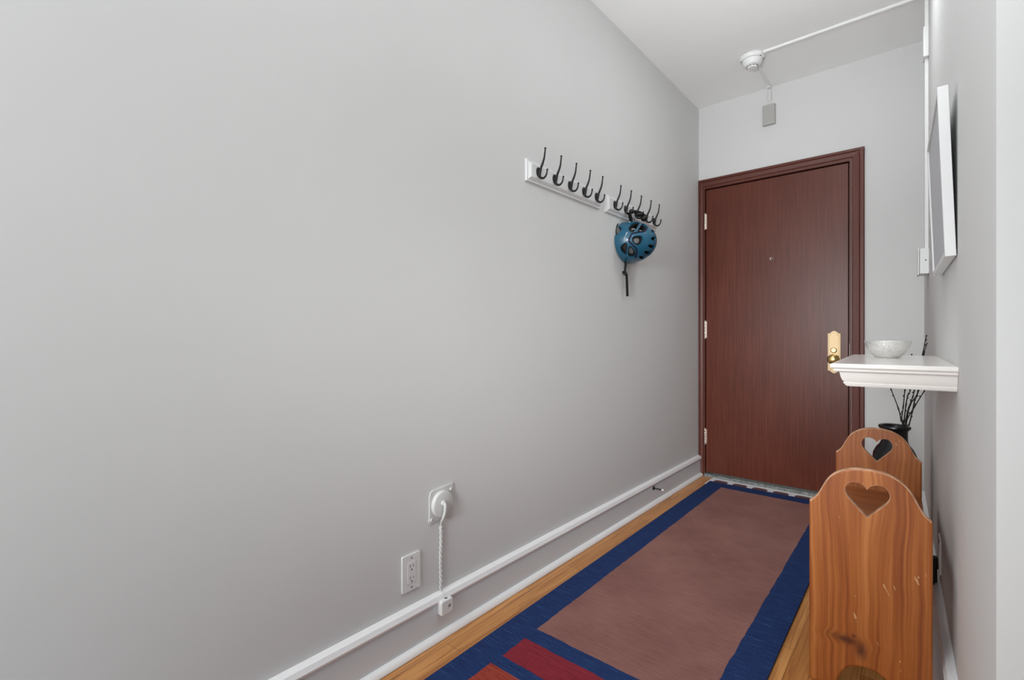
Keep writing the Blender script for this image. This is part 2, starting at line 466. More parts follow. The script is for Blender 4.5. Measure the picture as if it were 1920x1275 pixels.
# door slab with its hardware
b = BM(); box(b, .0495, .8915, D+.004, D+.046, .028, 2.050, .0015, 1)
door = struct('door_1', b, M['door'], 'reddish brown flush entrance door with brass hardware', 'door')
def hinge(z0, z1):
    b = BM(); y = D-.004; x = .0465; n = 5; h = (z1-z0)/n
    for k in range(n): cyl(b, (x, y, z0+h*k+.0005), (x, y, z0+h*(k+1)-.0005), .0058, 16, .0006)
    ball(b, (x, y, z1+.003), .0055, (1, 1, .9)); ball(b, (x, y, z0-.003), .0055, (1, 1, .9))
    box(b, x, x+.010, D-.0005, D+.004, z0, z1)
    return b
for z0, z1 in ((1.772, 1.878), (.990, 1.108), (.232, .334)):
    obj('hinge', hinge(z0, z1), M['nickel'], door)
b = BM(); lathe(b, [(.0, 0), (.009, 0), (.009, .002), (.0075, .0035), (.0055, .003), (.005, .001), (0, .0005)], (.4727, D+.004, 1.515), (0, -1, 0), 24)
ph = obj('peephole', b, M['nickel'], door)
b = BM(); cyl(b, (.4727, D+.002, 1.515), (.4727, D+.0015, 1.515), .0058, 20)
b.transform(Matrix.Translation((0, -.0008, 0)))
obj('lens', b, M['dark_slot'], ph)
# escutcheon plate: arched top and bottom with shouldered corners
def plate_pts(x0, x1, z0, z1):
    xm = (x0+x1)/2; hw = (x1-x0)/2
    half = [(0, z1), (.22, z1-.003), (.5, z1-.009), (.7, z1-.0165), (.82, z1-.018), (.86, z1-.016), (1, z1-.016)]
    top = [(xm+hw*a, z) for a, z in half]; top = [(xm-hw*a, z) for a, z in half[:0:-1]]+top
    bot = [(x, z0+z1-z) for x, z in top][::-1]
    return top+bot
b = BM()
prism(b, plate_pts(.7875, .8535, .773, 1.036), 'y', D+.004, D-.001, .001, 1)
prism(b, plate_pts(.794, .847, .781, 1.028), 'y', D-.001, D-.004, .0015, 1)
esc = obj('escutcheon', b, M['pale_brass'], door, label='pale brass door plate')
b = BM()
for x in (.803, .839):
    for z in (1.008, .801):
        b = BM(); ball(b, (x, D-.0042, z), .0028, (1, .5, 1)); obj('screw', b, M['brass'], esc)
b = BM(); ax = (0, -1, 0)
lathe(b, [(.0, 0), (.031, 0), (.031, .004), (.026, .008), (.014, .011), (.0115, .02), (.0125, .028), (.02, .034), (.0275, .043), (.029, .052), (.027, .060), (.021, .066), (.012, .069), (0, .070)], (.8195, D-.004, .861), ax, 40)
obj('knob', b, M['brass'], esc, label='round polished brass door knob')
b = BM(); lathe(b, [(0, 0), (.0165, 0), (.0165, .003), (.014, .006), (.012, .0065), (.0115, .010), (0, .010)], (.819, D-.004, .9155), ax, 32)
lk = obj('lock_cylinder', b, M['brass'], esc)
b = BM(); box(b, .8180, .8200, D-.0147, D-.0135, .909, .921)
obj('keyhole', b, M['dark_slot'], lk)
b = BM(); box(b, .8968, .8990, D+.001, D+.028, .835, .958, .0006, 1); box(b, .8935, .8970, D+.012, D+.024, .862, .884)
obj('strike_plate', b, M['screw'], door)

# ------------------------------------------------------------------ floor coverings
L = 3.25
b = BM(); n = 60
prism(b, rounded(0, .755, -L, 0, .004, 3), 'z', .0035, .0105, .0025, 2)
rug = obj('runner_rug', b, M['rug'])
rug.location = (.1250, 3.379, 0); rug.rotation_euler = (0, 0, .0076)
tag(rug, 'navy bordered runner rug with a brown field and red blocks on the oak floor', 'rug')
# white mat, its far edge a little wavy
b = BM(); xs = [i/40*.76 for i in range(41)]
far = [(x, .151+.004*math.sin(x*9)-.010*math.exp(-((x-.18)/.12)**2)-.004*x) for x in xs]
prism(b, [(0, -.02)]+[(.76, -.02)]+far[::-1], 'z', .0005, .0030)
b.transform(Matrix.Translation((.108, 3.345, 0)))
mat = obj('door_mat', b, M['mat'], None, (.108, 3.345, 0))
tag(mat, 'white door mat with brown ovals, tucked under the rug at the threshold', 'door mat')

# ------------------------------------------------------------------ bench with heart cut-outs
BA = math.atan(.031)
bx, by = 1.108, 2.013
bench = thing('bench', (bx, by, 0), 'small honey pine bench with heart cut-outs along the right wall', 'bench')
HB = .1365                                      # half width of an end panel
def panel_outline():
    def mir(p): return (-p[0], p[1])
    top = [(.000, .6350), (.020, .6340), (.040, .6300), (.060, .6215), (.078, .609), (.092, .592), (.103, .571), (.112, .551), (.121, .536), (.130, .5265), (HB, .5235), (HB+.0002, .512)]
    top = [(x, z) for x, z in spline([(a, b_, 0) for a, b_ in top[:-1]], 3) for x, z in [(x, z)]] if False else top
    tp = [(v.x, v.y) for v in spline([(a, c, 0) for a, c in top[:-2]], 4)]+[(HB, .5235), (HB, .06)]
    foot = [(HB, .006), (HB-.006, 0), (.075, 0)]
    arch = [(.070, .012), (.064, .034), (.054, .056), (.040, .073), (.021, .083), (0, .0862)]
    ar = [(v.x, v.y) for v in spline([(a, c, 0) for a, c in arch], 3)]
    right = tp+foot+ar
    left = [mir(p) for p in right[::-1]][1:-1]
    return right+left
def heart_outline(cx, cz, w, h):
    pts = [(0, .31), (.05, .40), (.16, .48), (.30, .50), (.42, .44), (.49, .31), (.50, .17), (.45, .03), (.34, -.12), (.21, -.27), (.09, -.41), (.02, -.49)]
    r = [(v.x, v.y) for v in spline([(a, c, 0) for a, c in pts], 3)]
    full = r+[(0, -.51)]+[(-x, z) for x, z in r[::-1]][:-1]
    return [(cx+x*w, cz+z*h) for x, z in full]
def end_panel(y0, y1):
    b = BM(); prism(b, panel_outline(), 'y', y0, y1, .0062, 3, ang=50)
    c = BM(); prism(c, heart_outline(0, .549, .098, .092), 'y', y0-.05, y1+.05)
    b = boolean(b, c)
    # ease the heart's edges
    ym = (y0+y1)/2
    es = [e for e in b.edges if len(e.link_faces) == 2 and e.calc_face_angle(0) > math.radians(70)
          and all(abs(v.co.x) < .058 and .49 < v.co.z < .605 for v in e.verts) and all(abs(v.co.y-ym) > abs(y1-y0)/2-.001 for v in e.verts)]
    try: bmesh.ops.bevel(b, geom=es, offset=.0045, segments=2, profile=.5, affect='EDGES', clamp_overlap=True)
    except Exception: pass
    return b
BMx = Matrix.Translation((bx, by, 0)) @ Matrix.Rotation(BA, 4, 'Z')
y0b, y1b = -.3785, .3785
for a, c in ((y0b, y0b+.023), (y1b, y1b+.023)):
    b = end_panel(a, c)
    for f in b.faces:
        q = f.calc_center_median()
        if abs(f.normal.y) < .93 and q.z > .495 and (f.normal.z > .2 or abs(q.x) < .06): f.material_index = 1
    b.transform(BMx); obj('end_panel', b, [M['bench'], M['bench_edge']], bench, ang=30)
b = BM(); box(b, -.132, .136, y0b+.021, y1b, .365, .387, .003, 2); b.transform(BMx); obj('seat', b, M['bench_seat'], bench)
b = BM(); box(b, -.118, -.098, y0b+.021, y1b, .285, .365, .002, 1); b.transform(BMx); obj('apron', b, M['bench_seat'], bench)
b = BM(); box(b, .100, .120, y0b+.021, y1b, .285, .365, .002, 1); b.transform(BMx); obj('apron', b, M['bench_seat'], bench)
b = BM(); box(b, -.012, .012, y0b+.021, y1b, .13, .19, .003, 1); b.transform(BMx); obj('stretcher', b, M['bench_seat'], bench)

# ------------------------------------------------------------------ vase with twigs behind the bench
vc = (1.1385, 2.75, 0)
b = BM()
lathe(b, [(0, .0), (.060, .0), (.068, .006), (.073, .05), (.079, .2), (.0815, .36), (.081, .44), (.077, .475), (.066, .500), (.054, .515), (.0485, .528), (.047, .545), (.047, .575),
          (.050, .583), (.056, .588), (.0585, .593), (.0575, .599), (.053, .602), (.047, .600), (.043, .594), (.041, .575), (.041, .535), (.058, .49), (.07, .44), (.07, .06), (0, .05)], vc)
tag(obj('vase', b, M['vase'], None, vc), 'tall black glazed vase on the floor behind the bench', 'vase')
def tx(px): return 1.0877+(px-1650.5)*.00187
def tz(py): return 1-(py-631)/899*2.124
TW = [('black dry twig leaning furthest left out of the dark vase', [(1703, 815), (1690, 790), (1685, 768), (1670.6, 731), (1667, 722)], .01),
      ('thin twig standing almost upright, second from left in the vase', [(1693, 815), (1691, 788), (1694, 763), (1697, 731), (1698, 716)], -.012),
      ('knobbly twig third from left in the vase, ending at shelf height', [(1694, 815), (1695, 792), (1699, 759), (1702, 742), (1706.5, 731), (1709.2, 663.5)], .02),
      ('twig fourth from left in the dark vase', [(1697, 815), (1698, 789), (1704, 764), (1711.7, 742), (1714, 731), (1718, 715)], -.02),
      ('twig crossing the others in the middle of the vase, shorter tip above the shelf', [(1697, 815), (1699, 796), (1706, 760), (1721.7, 731), (1731, 664), (1737, 643)], .015),
      ('long twig second from right in the vase, tallest tip above the shelf', [(1702, 815), (1704, 797), (1710.6, 770), (1715, 749), (1721, 731), (1729, 664), (1736, 628)], -.008),
      ('bent twig leaning furthest right out of the dark vase', [(1697, 815), (1699, 791), (1713.5, 763), (1732, 731), (1737, 722)], .0)]
for lab, pts, dy in TW:
    P3 = []
    n = len(pts)
    for i, (px, py) in enumerate(pts):
        x, z = tx(px), tz(py); y = 2.75+dy*(i/(n-1))*1.5
        if i == 0: x = min(x, 1.1385+.03)
        P3.append((x, y, z))
    P3 = [(vc[0]+.02, 2.75-dy, .10)]+P3
    sp = spline(P3, 5); b = BM()
    rr = [.0029*(1-.45*i/(len(sp)-1))+(.0011 if i % 5 == 0 else 0) for i in range(len(sp))]
    tube(b, sp, rr, 7)
    for i in range(8, len(sp)-1, 5):
        q = sp[i]; ball(b, q+Vector((random.choice((-1, 1))*.003, -.001, .002)), .0024, (1, 1, 1.6), 8, 6)
    o = obj('twig', b, M['twig'], None, P3[0]); tag(o, lab, 'twig', 'dry twigs in the vase')
# pale tube with a tan end, leaning in the corner behind the bench
b = BM(); p0, p1 = Vector((1.196, 2.585, 0)), Vector((1.2125, 2.615, .473)); cyl(b, p0, p1, .0125, 24)
t_ = thing('cardboard_tube', p0, 'white rolled tube with a tan end beside the vase', 'tube')
obj('tube_body', b, M['white_plastic'], t_)
b = BM(); d = (p1-p0).normalized(); cyl(b, p1, p1+d*.012, .0135, 24, .002); obj('end_cap', b, M['tan'], t_, label='tan end cap')

# ------------------------------------------------------------------ floating shelf and bowl
shy0, shy1 = 1.603, 2.470
sh = thing('wall_shelf', (wx(2.04), 2.04, .862), 'glossy white floating shelf with crown moulding on the right wall', 'shelf')
# profile along depth (out from wall) and height: the crown runs round three sides
LV = [(.9246, .0), (.9235, -.0015), (.9150, -.0015), (.9115, .002), (.9105, .006), (.9085, .0065), (.9050, .0055), (.9028, .0085), (.9020, .0170), (.8990, .0186), (.8930, .0198), (.886, .0214), (.8795, .0240), (.8750, .0270), (.8728, .0292), (.8722, .0268), (.8690, .0272), (.8680, .0302), (.8645, .0306), (.8632, .0338), (.8615, .0346)]
dep = .262
b = BM(); rings = []
Ls = shy1-shy0
for z, ins in LV:
    rings.append([b.verts.new((x, y, z)) for x, y in ((.0005, ins), (dep-ins, ins), (dep-ins, Ls-ins), (.0005, Ls-ins))])
for A, B_ in zip(rings, rings[1:]):
    for k in range(4): b.faces.new((A[k], A[(k+1) % 4], B_[(k+1) % 4], B_[k]))
b.faces.new(rings[0]); b.faces.new(rings[-1][::-1])
b.transform(RW(shy0)); bmesh.ops.recalc_face_normals(b, faces=b.faces)
# split: board (top slab) and moulding
obj('shelf_moulding', b, M['shelf'], sh, ang=40)
b = BM(); box(b, .004, dep-.001, .001, Ls-.001, .9160, .9252, .0012, 1); b.transform(RW(shy0)); bmesh.ops.recalc_face_normals(b, faces=b.faces)
obj('shelf_board', b, M['shelf'], sh)
bc = (1.1405, 2.149, .9254)
b = BM()
lathe(b, [(0, 0), (.030, 0), (.034, .002), (.044, .011), (.055, .025), (.0625, .041), (.0672, .0585), (.0662, .0592), (.0650, .058), (.060, .041), (.052, .026), (.041, .013), (.030, .006), (0, .005)], bc, seg=64)
tag(obj('bowl', b, M['bowl'], None, bc), 'hammered silver bowl on the white shelf', 'bowl')

# ------------------------------------------------------------------ leaning picture on the right wall
pt = thing('framed_picture', (wx(1.89), 1.89, 1.20), 'white framed picture tilting out from the right wall above the shelf', 'picture')
Ly, Hz, fd = .522, .432, .0215
Mp = RW(1.629) @ Matrix.Translation((.0025, 0, 1.2025)) @ Matrix.Rotation(math.radians(2.0), 4, 'Y')
b = BM(); fw = .014
box(b, 0, fd, 0, fw, 0, Hz, .0008, 1); box(b, 0, fd, Ly-fw, Ly, 0, Hz, .0008, 1)
box(b, 0, fd, fw, Ly-fw, 0, fw, .0008, 1); box(b, 0, fd, fw, Ly-fw, Hz-fw, Hz, .0008, 1)
b.transform(Mp); bmesh.ops.recalc_face_normals(b, faces=b.faces); obj('picture_frame', b, M['picture_white'], pt)
b = BM(); box(b, .004, fd-.004, fw, Ly-fw, fw, Hz-fw); b.transform(Mp); bmesh.ops.recalc_face_normals(b, faces=b.faces)
obj('canvas', b, M['canvas'], pt)
b = BM(); box(b, 0, .004, .03, Ly-.03, .006, .02); b.transform(RW(1.629)@Matrix.Translation((.0, 0, 1.204))); bmesh.ops.recalc_face_normals(b, faces=b.faces)
obj('hanging_strip', b, M['picture_white'], pt)

# ------------------------------------------------------------------ smoke detector and raceways
dc = Vector((.4705, 3.071, CEIL))
sd = thing('smoke_detector', dc, 'round white smoke detector on the ceiling before the door', 'smoke detector')
dn = (0, 0, -1)
b = BM(); lathe(b, [(0, 0), (.066, 0), (.067, .004), (.066, .016), (.063, .021), (.0, .021)], dc, dn); obj('mounting_base', b, M['white_plastic'], sd)
b = BM(); lathe(b, [(0, .021), (.053, .021), (.054, .026), (.052, .037), (.049, .040), (.049, .042), (.045, .050), (.036, .056), (.0, .056)], dc, dn)
hs = obj('sensor_housing', b, M['white_plastic'], sd)
b = BM(); lathe(b, [(0, .056), (.029, .056), (.029, .059), (.024, .066), (.0, .068)], dc, dn); obj('sensor_cap', b, M['white_plastic'], sd)
b = BM()
for k in range(10):
    a0 = 2*PI*k/10
    pts = [(dc.x+.0302*math.cos(a0+j*.09), dc.y+.0302*math.sin(a0+j*.09), CEIL-.0585) for j in range(5)]
    tube(b, pts, .0016, 6)
obj('vent_slots', b, M['dark_slot'], sd)
b = BM()
for a in (205, 330, 15):
    b = BM(); a = math.radians(a); cyl(b, (dc.x+.059*math.cos(a), dc.y+.059*math.sin(a), CEIL-.0205), (dc.x+.059*math.cos(a), dc.y+.059*math.sin(a), CEIL-.0225), .0032, 12)
    obj('screw', b, M['dark_slot'], sd)
def race(pts, w, h, n):
    pass
b = BM(); yR = 3.05; wr_ = wx(yR)
prism(b, [(yR-.0095, CEIL), (yR-.0095, CEIL-.009), (yR-.006, CEIL-.012), (yR+.006, CEIL-.012), (yR+.0095, CEIL-.009), (yR+.0095, CEIL)], 'x', dc.x+.0665, wr_)
o = obj('cable_raceway', b, M['white_plastic'], None, ((dc.x+wr_)/2, yR, CEIL)); tag(o, 'long white cable raceway crossing the ceiling from smoke detector to right wall', 'cable raceway', 'white surface raceways')
b = BM(); p0 = Vector((dc.x+.006, dc.y+.0665, CEIL-.005)); p1 = Vector((.4655, D-.004, CEIL-.005))
dv = p1-p0; ln = dv.length; a = math.atan2(dv.y, dv.x)
box(b, 0, ln, -.0095, .0095, -.003, .005, .002, 1, Matrix.Translation(p0)@Matrix.Rotation(a, 4, 'Z'))
box(b, .4655-.0115, .4655+.0115, D-.045, D, CEIL-.0135, CEIL, .003, 2)
o = obj('cable_raceway', b, M['white_plastic'], None, p0); tag(o, 'short white raceway on the ceiling between smoke detector and end wall', 'cable raceway', 'white surface raceways')
b = BM(); box(b, .4655-.0095, .4655+.0095, D-.010, D, 2.531, CEIL-.0135, .002, 1); box(b, .4655-.012, .4655+.012, D-.012, D, 2.565, 2.60, .0015, 1); 
o = obj('cable_raceway', b, M['painted_fitting'], None, (.4655, D, 2.53)); tag(o, 'short white raceway dropping down the end wall to the grey box', 'cable raceway', 'white surface raceways')
sb = thing('alarm_sounder', (.4640, D, 2.463), 'small grey box on the end wall above the door', 'alarm box')
b = BM(); box(b, .4255, .5010, D-.006, D+.001, 2.398, 2.530, .001, 1); box(b, .4255, .498, D-.024, D-.005, 2.398, 2.530, .002, 1); obj('housing', b, M['grey_plastic'], sb)
b = BM()
for k in range(16): box(b, .431, .492, D-.0252, D-.0238, 2.419+k*.0065, 2.4222+k*.0065)
obj('grille', b, M['grey_plastic'], sb)
# raceway down the right wall, its cover box, and the surface box lower down
b = BM(); y = 3.05
Mr = RW(y)
box(b, 0, .0145, -.0105, .0105, 2.474, CEIL-.012, .002, 1, Mr); box(b, 0, .0145, -.0105, .0105, 1.418, 2.334, .002, 1, Mr)
bmesh.ops.recalc_face_normals(b, faces=b.faces)
o = obj('cable_raceway', b, M['white_plastic'], None, (wx(y), y, 1.42)); tag(o, 'tall white raceway running down the right wall in the far corner', 'cable raceway', 'white surface raceways')
b = BM(); box(b, 0, .021, -.045, .030, 2.331, 2.476, .004, 3, Mr); bmesh.ops.recalc_face_normals(b, faces=b.faces)
o = obj('raceway_connector', b, M['white_plastic'], None, (wx(y), y, 2.33)); tag(o, 'white rounded connector cover on the raceway high in the far right corner', 'connector cover')
jb = thing('junction_box', (wx(y), y, 1.356), 'white surface box on the right wall below the tall raceway', 'junction box')
b = BM(); box(b, 0, .034, -.055, .055, 1.298, 1.418, .002, 1, Mr); bmesh.ops.recalc_face_normals(b, faces=b.faces); obj('box_body', b, M['white_plastic'], jb)
b = BM(); box(b, .0355, .041, -.058, .058, 1.293, 1.421, .0015, 1, Mr); bmesh.ops.recalc_face_normals(b, faces=b.faces); obj('cover_plate', b, M['white_plastic'], jb)
b = BM(); cyl(b, Mr@Vector((.012, -.0552, 1.362)), Mr@Vector((.012, -.0562, 1.362)), .003, 10); obj('screw', b, M['dark_slot'], jb)

# ------------------------------------------------------------------ coat racks
def hook_bm(y, z):
    b = BM()
    # rosette: pointed oval plate
    lathe(b, [(0, 0), (.0155, 0), (.0150, .003), (.0115, .0065), (.006, .009), (0, .0095)], (0, 0, 0), (1, 0, 0), 24)
    for v in b.verts: v.co.z *= 1.28
    b.transform(Matrix.Translation((.0195, y, z)))
    up = spline([(.0235, y, z-.020), (.0275, y, z-.008), (.0330, y, z+.014), (.0430, y, z+.034), (.0500, y, z+.052), (.0535, y, z+.072), (.0555, y, z+.088)], 5)
    n = len(up); tube(b, up, [.0074-.0044*(i/(n-1))**.7 for i in range(n)], 10)
    ball(b, (.0557, y, z+.0905), .0046)
    lo = spline([(.0235, y, z-.006), (.0265, y, z-.018), (.0330, y, z-.0265), (.0440, y, z-.0305), (.0550, y, z-.0265), (.0620, y, z-.0165), (.0655, y, z-.002)], 5)
    n = len(lo); tube(b, lo, [.0062-.0031*(i/(n-1)) for i in range(n)], 10)
    ball(b, (.0658, y, z+.0005), .0044)
    return b
def rack(y0, y1, hooks, label):
    r = thing('coat_rack', (0, (y0+y1)/2, 1.682), label, 'coat rack', 'white coat racks with black hooks')
    b = BM(); z0, z1 = 1.638, 1.728
    # stepped and bevelled board: rings in (inset, depth)
    st = [(0, -.0005), (0, .0088), (.0012, .0100), (.0085, .0102), (.0088, .0122), (.0098, .0130), (.0175, .0190), (.0185, .0198)]
    rings = [[b.verts.new((x, y, z)) for y, z in ((y0+i, z0+i), (y1-i, z0+i), (y1-i, z1-i), (y0+i, z1-i))] for i, x in st]
    for A, B_ in zip(rings, rings[1:]):
        for k in range(4): b.faces.new((A[k], A[(k+1) % 4], B_[(k+1) % 4], B_[k]))
    b.faces.new(rings[-1]); b.faces.new(rings[0][::-1]); bmesh.ops.recalc_face_normals(b, faces=b.faces)
    obj('board', b, M['rack'], r, ang=25)
    for y in hooks: obj('hook', hook_bm(y, 1.685), M['black_metal'], r, label='black double coat hook')
rack(1.523, 2.108, (1.5869, 1.7025, 1.8205, 1.9390, 2.0530), 'white board of five empty black hooks on the left wall, nearer the camera')
rack(2.167, 2.768, (2.2373, 2.3530, 2.4740, 2.5980, 2.7093), 'white board of five black hooks nearer the door, with a helmet hanging from it')

# ------------------------------------------------------------------ helmet
HC = Vector((.014, 2.40, 1.512)); HA = Vector((.153, .135, .112))
he = thing('bicycle_helmet', (HC.x, HC.y, HC.z), 'blue bicycle helmet with black straps hanging from the coat hooks', 'helmet')
VENT = [
 [(0.391, -0.803, 0.449), (0.403, -0.653, 0.641), (0.448, -0.39, 0.805), (0.481, -0.124, 0.868), (0.594, -0.494, 0.635), (0.569, -0.749, 0.34), (0.488, -0.817, 0.308)],
 [(0.63, -0.205, 0.749), (0.715, -0.119, 0.689), (0.81, -0.254, 0.529), (0.81, -0.48, 0.337), (0.706, -0.642, 0.3), (0.667, -0.644, 0.375)],
 [(0.568, -0.823, 0.019), (0.758, -0.649, 0.059), (0.791, -0.609, -0.058), (0.707, -0.629, -0.324), (0.603, -0.75, -0.272), (0.538, -0.83, -0.147)],
 [(0.148, -0.919, -0.365), (0.309, -0.922, -0.234), (0.339, -0.875, -0.346), (0.216, -0.677, -0.704), (0.145, -0.786, -0.601), (0.118, -0.869, -0.481)],
 [(0.423, -0.822, -0.381), (0.521, -0.598, -0.609), (0.413, -0.428, -0.804), (0.292, -0.54, -0.79), (0.317, -0.703, -0.637)],
 [(0.895, -0.09, 0.44), (0.86, 0.20, 0.465), (0.915, 0.17, 0.365), (0.952, -0.12, 0.28)],
 [(0.974, -0.214, 0.067), (0.993, 0.10, 0.091), (0.995, 0.11, -0.054), (0.971, -0.229, -0.073)],
 [(0.908, -0.293, -0.3), (0.954, 0.088, -0.285), (0.892, 0.188, -0.411), (0.885, -0.236, -0.402)],
 [(0.764, -0.32, -0.56), (0.806, 0.169, -0.567), (0.726, 0.22, -0.652), (0.721, -0.199, -0.663)],
 [(0.575, -0.292, -0.764), (0.597, 0.147, -0.789), (0.496, 0.185, -0.849), (0.496, -0.127, -0.859)]]
for k in (0, 2, 3, 4): VENT.append([(x, -y+.06, z) for x, y, z in VENT[k]])
def soft(poly):
    """round a spherical polygon's corners (one Chaikin step)"""
    P = [Vector(p) for p in poly]; o = []
    for i in range(len(P)):
        a, c = P[i], P[(i+1) % len(P)]; o += [a*.78+c*.22, a*.22+c*.78]
    return o
def cone(b, poly, r0, r1, s=1):
    P = soft(poly); c = sum(P, Vector())/len(P); P = [(c+(p-c)*s).normalized() for p in P]
    v0 = [b.verts.new((HC.x+p.x*HA.x*r0, HC.y+p.y*HA.y*r0, HC.z+p.z*HA.z*r0)) for p in P]
    v1 = [b.verts.new((HC.x+p.x*HA.x*r1, HC.y+p.y*HA.y*r1, HC.z+p.z*HA.z*r1)) for p in P]
    n = len(P); b.faces.new(v0[::-1]); b.faces.new(v1)
    for i in range(n): b.faces.new((v0[i], v0[(i+1) % n], v1[(i+1) % n], v1[i]))
def dome(ro, ri):
    b = BM(); nu, nv = 64, 22
    def ring(k, s):
        t = (PI/2+.06)*k/nv
        return [b.verts.new((HC.x+math.cos(t)*HA.x*s, HC.y+math.sin(t)*math.cos(2*PI*j/nu)*HA.y*s, HC.z+math.sin(t)*math.sin(2*PI*j/nu)*HA.z*s)) for j in range(nu)]
    tops = []
    R = {}
    for s in (ro, ri):
        R[s] = [[b.verts.new((HC.x+HA.x*s, HC.y, HC.z))]]+[ring(k, s) for k in range(1, nv+1)]
        for A, B_ in zip(R[s], R[s][1:]):
            for j in range(nu):
                j2 = (j+1) % nu
                if len(A) == 1: b.faces.new((A[0], B_[j], B_[j2]))
                else: b.faces.new((A[j], B_[j], B_[j2], A[j2]))
    A, B_ = R[ro][-1], R[ri][-1]
    for j in range(nu): b.faces.new((A[j], A[(j+1) % nu], B_[(j+1) % nu], B_[j]))
    bmesh.ops.recalc_face_normals(b, faces=b.faces)
    return b
def notch(b, g=0):
    # concave scoop in the brow at the near end, and two shallow side scoops
    for (x, y, z, sx, sy, sz) in ((-.004, 2.268, 1.562, .040, .055, .030), (-.012, 2.47, 1.617, .030, .06, .04), (-.012, 2.47, 1.393, .030, .06, .04)):
        ball(b, (x, y, z), 1, (sx+g, sy, sz+g), 24, 14)
cut = BM()
for p in VENT: cone(cut, p, .70, 1.25, 1.22)
notch(cut); bmesh.ops.recalc_face_normals(cut, faces=cut.faces)
b = boolean(dome(1.0, .93), cut); obj('shell', b, M['helmet'], he, ang=28)
cut = BM()
for i, p in enumerate(VENT): cone(cut, p, .55, 1.2, .92)
notch(cut, .003); bmesh.ops.recalc_face_normals(cut, faces=cut.faces)
b = boolean(dome(.925, .80), cut); obj('foam_liner', b, M['liner'], he, ang=28)
M['pad'] = plastic('grey_pad', '#7d7c7a', .9, 200)
for p, sc in ((VENT[2], .022), (VENT[0], .012), (VENT[1], .009), (VENT[6], .007), (VENT[7], .007), (VENT[8], .006)):
    c = (sum((Vector(q) for q in p), Vector())/len(p)).normalized()*.80
    q = Vector((HC.x+c.x*HA.x, HC.y+c.y*HA.y, HC.z+c.z*HA.z)); d = Matrix.Translation(q) @ Vector((c.x/HA.x, c.y/HA.y, c.z/HA.z)).to_track_quat('Z', 'Y').to_matrix().to_4x4()
    g = BM(); bmesh.ops.create_uvsphere(g, u_segments=16, v_segments=8, radius=sc); g.transform(d @ Matrix.Diagonal((1, .7, .22, 1)))
    obj('comfort_pad', g, M['pad'], he, label='grey pad inside a vent')
def onsphere(pts, s):
    o = []
    for p in spline(pts, 6):
        p = p.normalized(); o.append(Vector((HC.x+p.x*HA.x*s, HC.y+p.y*HA.y*s, HC.z+p.z*HA.z*s)))
    return o
b = BM()
tube(b, onsphere([(0.805, -0.226, 0.549), (0.835, -0.398, 0.379), (0.794, -0.538, 0.282), (0.534, -0.822, 0.196), (0.475, -0.878, 0.056), (0.428, -0.9, -0.089), (0.445, -0.871, -0.206), (0.528, -0.769, -0.36), (0.583, -0.611, -0.535), (0.524, -0.511, -0.682), (0.416, -0.355, -0.837)], 1.0), .0042, 8)
obj('accent_groove', b, plastic('deep_navy_trim', '#0a1330', .4), he)
b = BM(); tube(b, onsphere([(0.373, -0.889, 0.265), (0.326, -0.936, 0.137), (0.293, -0.953, -0.074)], 1.0), [.0016]*6+[.0009]*7, 6)
tube(b, onsphere([(0.35, -0.905, 0.24), (0.335, -0.925, 0.16)], 1.001), .0018, 6)
obj('brand_mark', b, M['white_plastic'], he, label='small white mark on the brow')
b = BM(); q = onsphere([(0.25, -.45, .86), (.25, -.44, .865)], 1.0)[0]; ball(b, q, .0045, (1, .6, .6)); obj('rivet', b, M['white_plastic'], he)
def strap(pts, w, t, twist=None):
    b = BM(); P = spline(pts, 6); n = len(P); rows = []
    for i, p in enumerate(P):
        tg = (P[min(i+1, n-1)]-P[max(i-1, 0)]).normalized()
        a = twist(i/(n-1)) if twist else 0
        side = Vector((math.sin(a), math.cos(a), 0)); side = (side-tg*side.dot(tg)).normalized(); nr = tg.cross(side).normalized()
        rows.append([b.verts.new(p+side*sx*w/2+nr*sy*t/2) for sx, sy in ((-1, -1), (1, -1), (1, 1), (-1, 1))])
    for A, B_ in zip(rows, rows[1:]):
        for k in range(4): b.faces.new((A[k], A[(k+1) % 4], B_[(k+1) % 4], B_[k]))
    b.faces.new(rows[0][::-1]); b.faces.new(rows[-1]); bmesh.ops.recalc_face_normals(b, faces=b.faces)
    return b
# strap loop over the second hook, down into the shell
b = strap([(.040, 2.395, 1.585), (.050, 2.366, 1.632), (.049, 2.353, 1.655), (.0455, 2.348, 1.6600), (.0425, 2.353, 1.655), (.0405, 2.371, 1.625), (.036, 2.40, 1.58)], .021, .0022)
obj('chin_strap', b, M['black_strap'], he)
b = strap([(.043, 2.353, 1.660), (.050, 2.39, 1.668), (.060, 2.42, 1.662), (.066, 2.44, 1.655), (.072, 2.455, 1.648)], .014, .003)
obj('chin_strap', b, M['black_strap'], he)
# retention cradle bundled up above the shell
b = BM()
ball(b, (.055, 2.355, 1.668), .013, (1, 1, .9)); ball(b, (.064, 2.425, 1.662), .018, (1, 1.25, .75)); ball(b, (.072, 2.470, 1.650), .018, (1, 1.1, 1)); ball(b, (.066, 2.45, 1.674), .008)
tube(b, spline([(.055, 2.36, 1.67), (.066, 2.40, 1.674), (.07, 2.44, 1.674), (.075, 2.475, 1.664)], 5), .007, 8)
obj('retention_cradle', b, M['black_plastic'], he)
b = BM(); tube(b, spline([(.055, 2.37, 1.662), (.052, 2.39, 1.64), (.048, 2.41, 1.61)], 5), .0012, 6); obj('cradle_cable', b, M['black_plastic'], he)
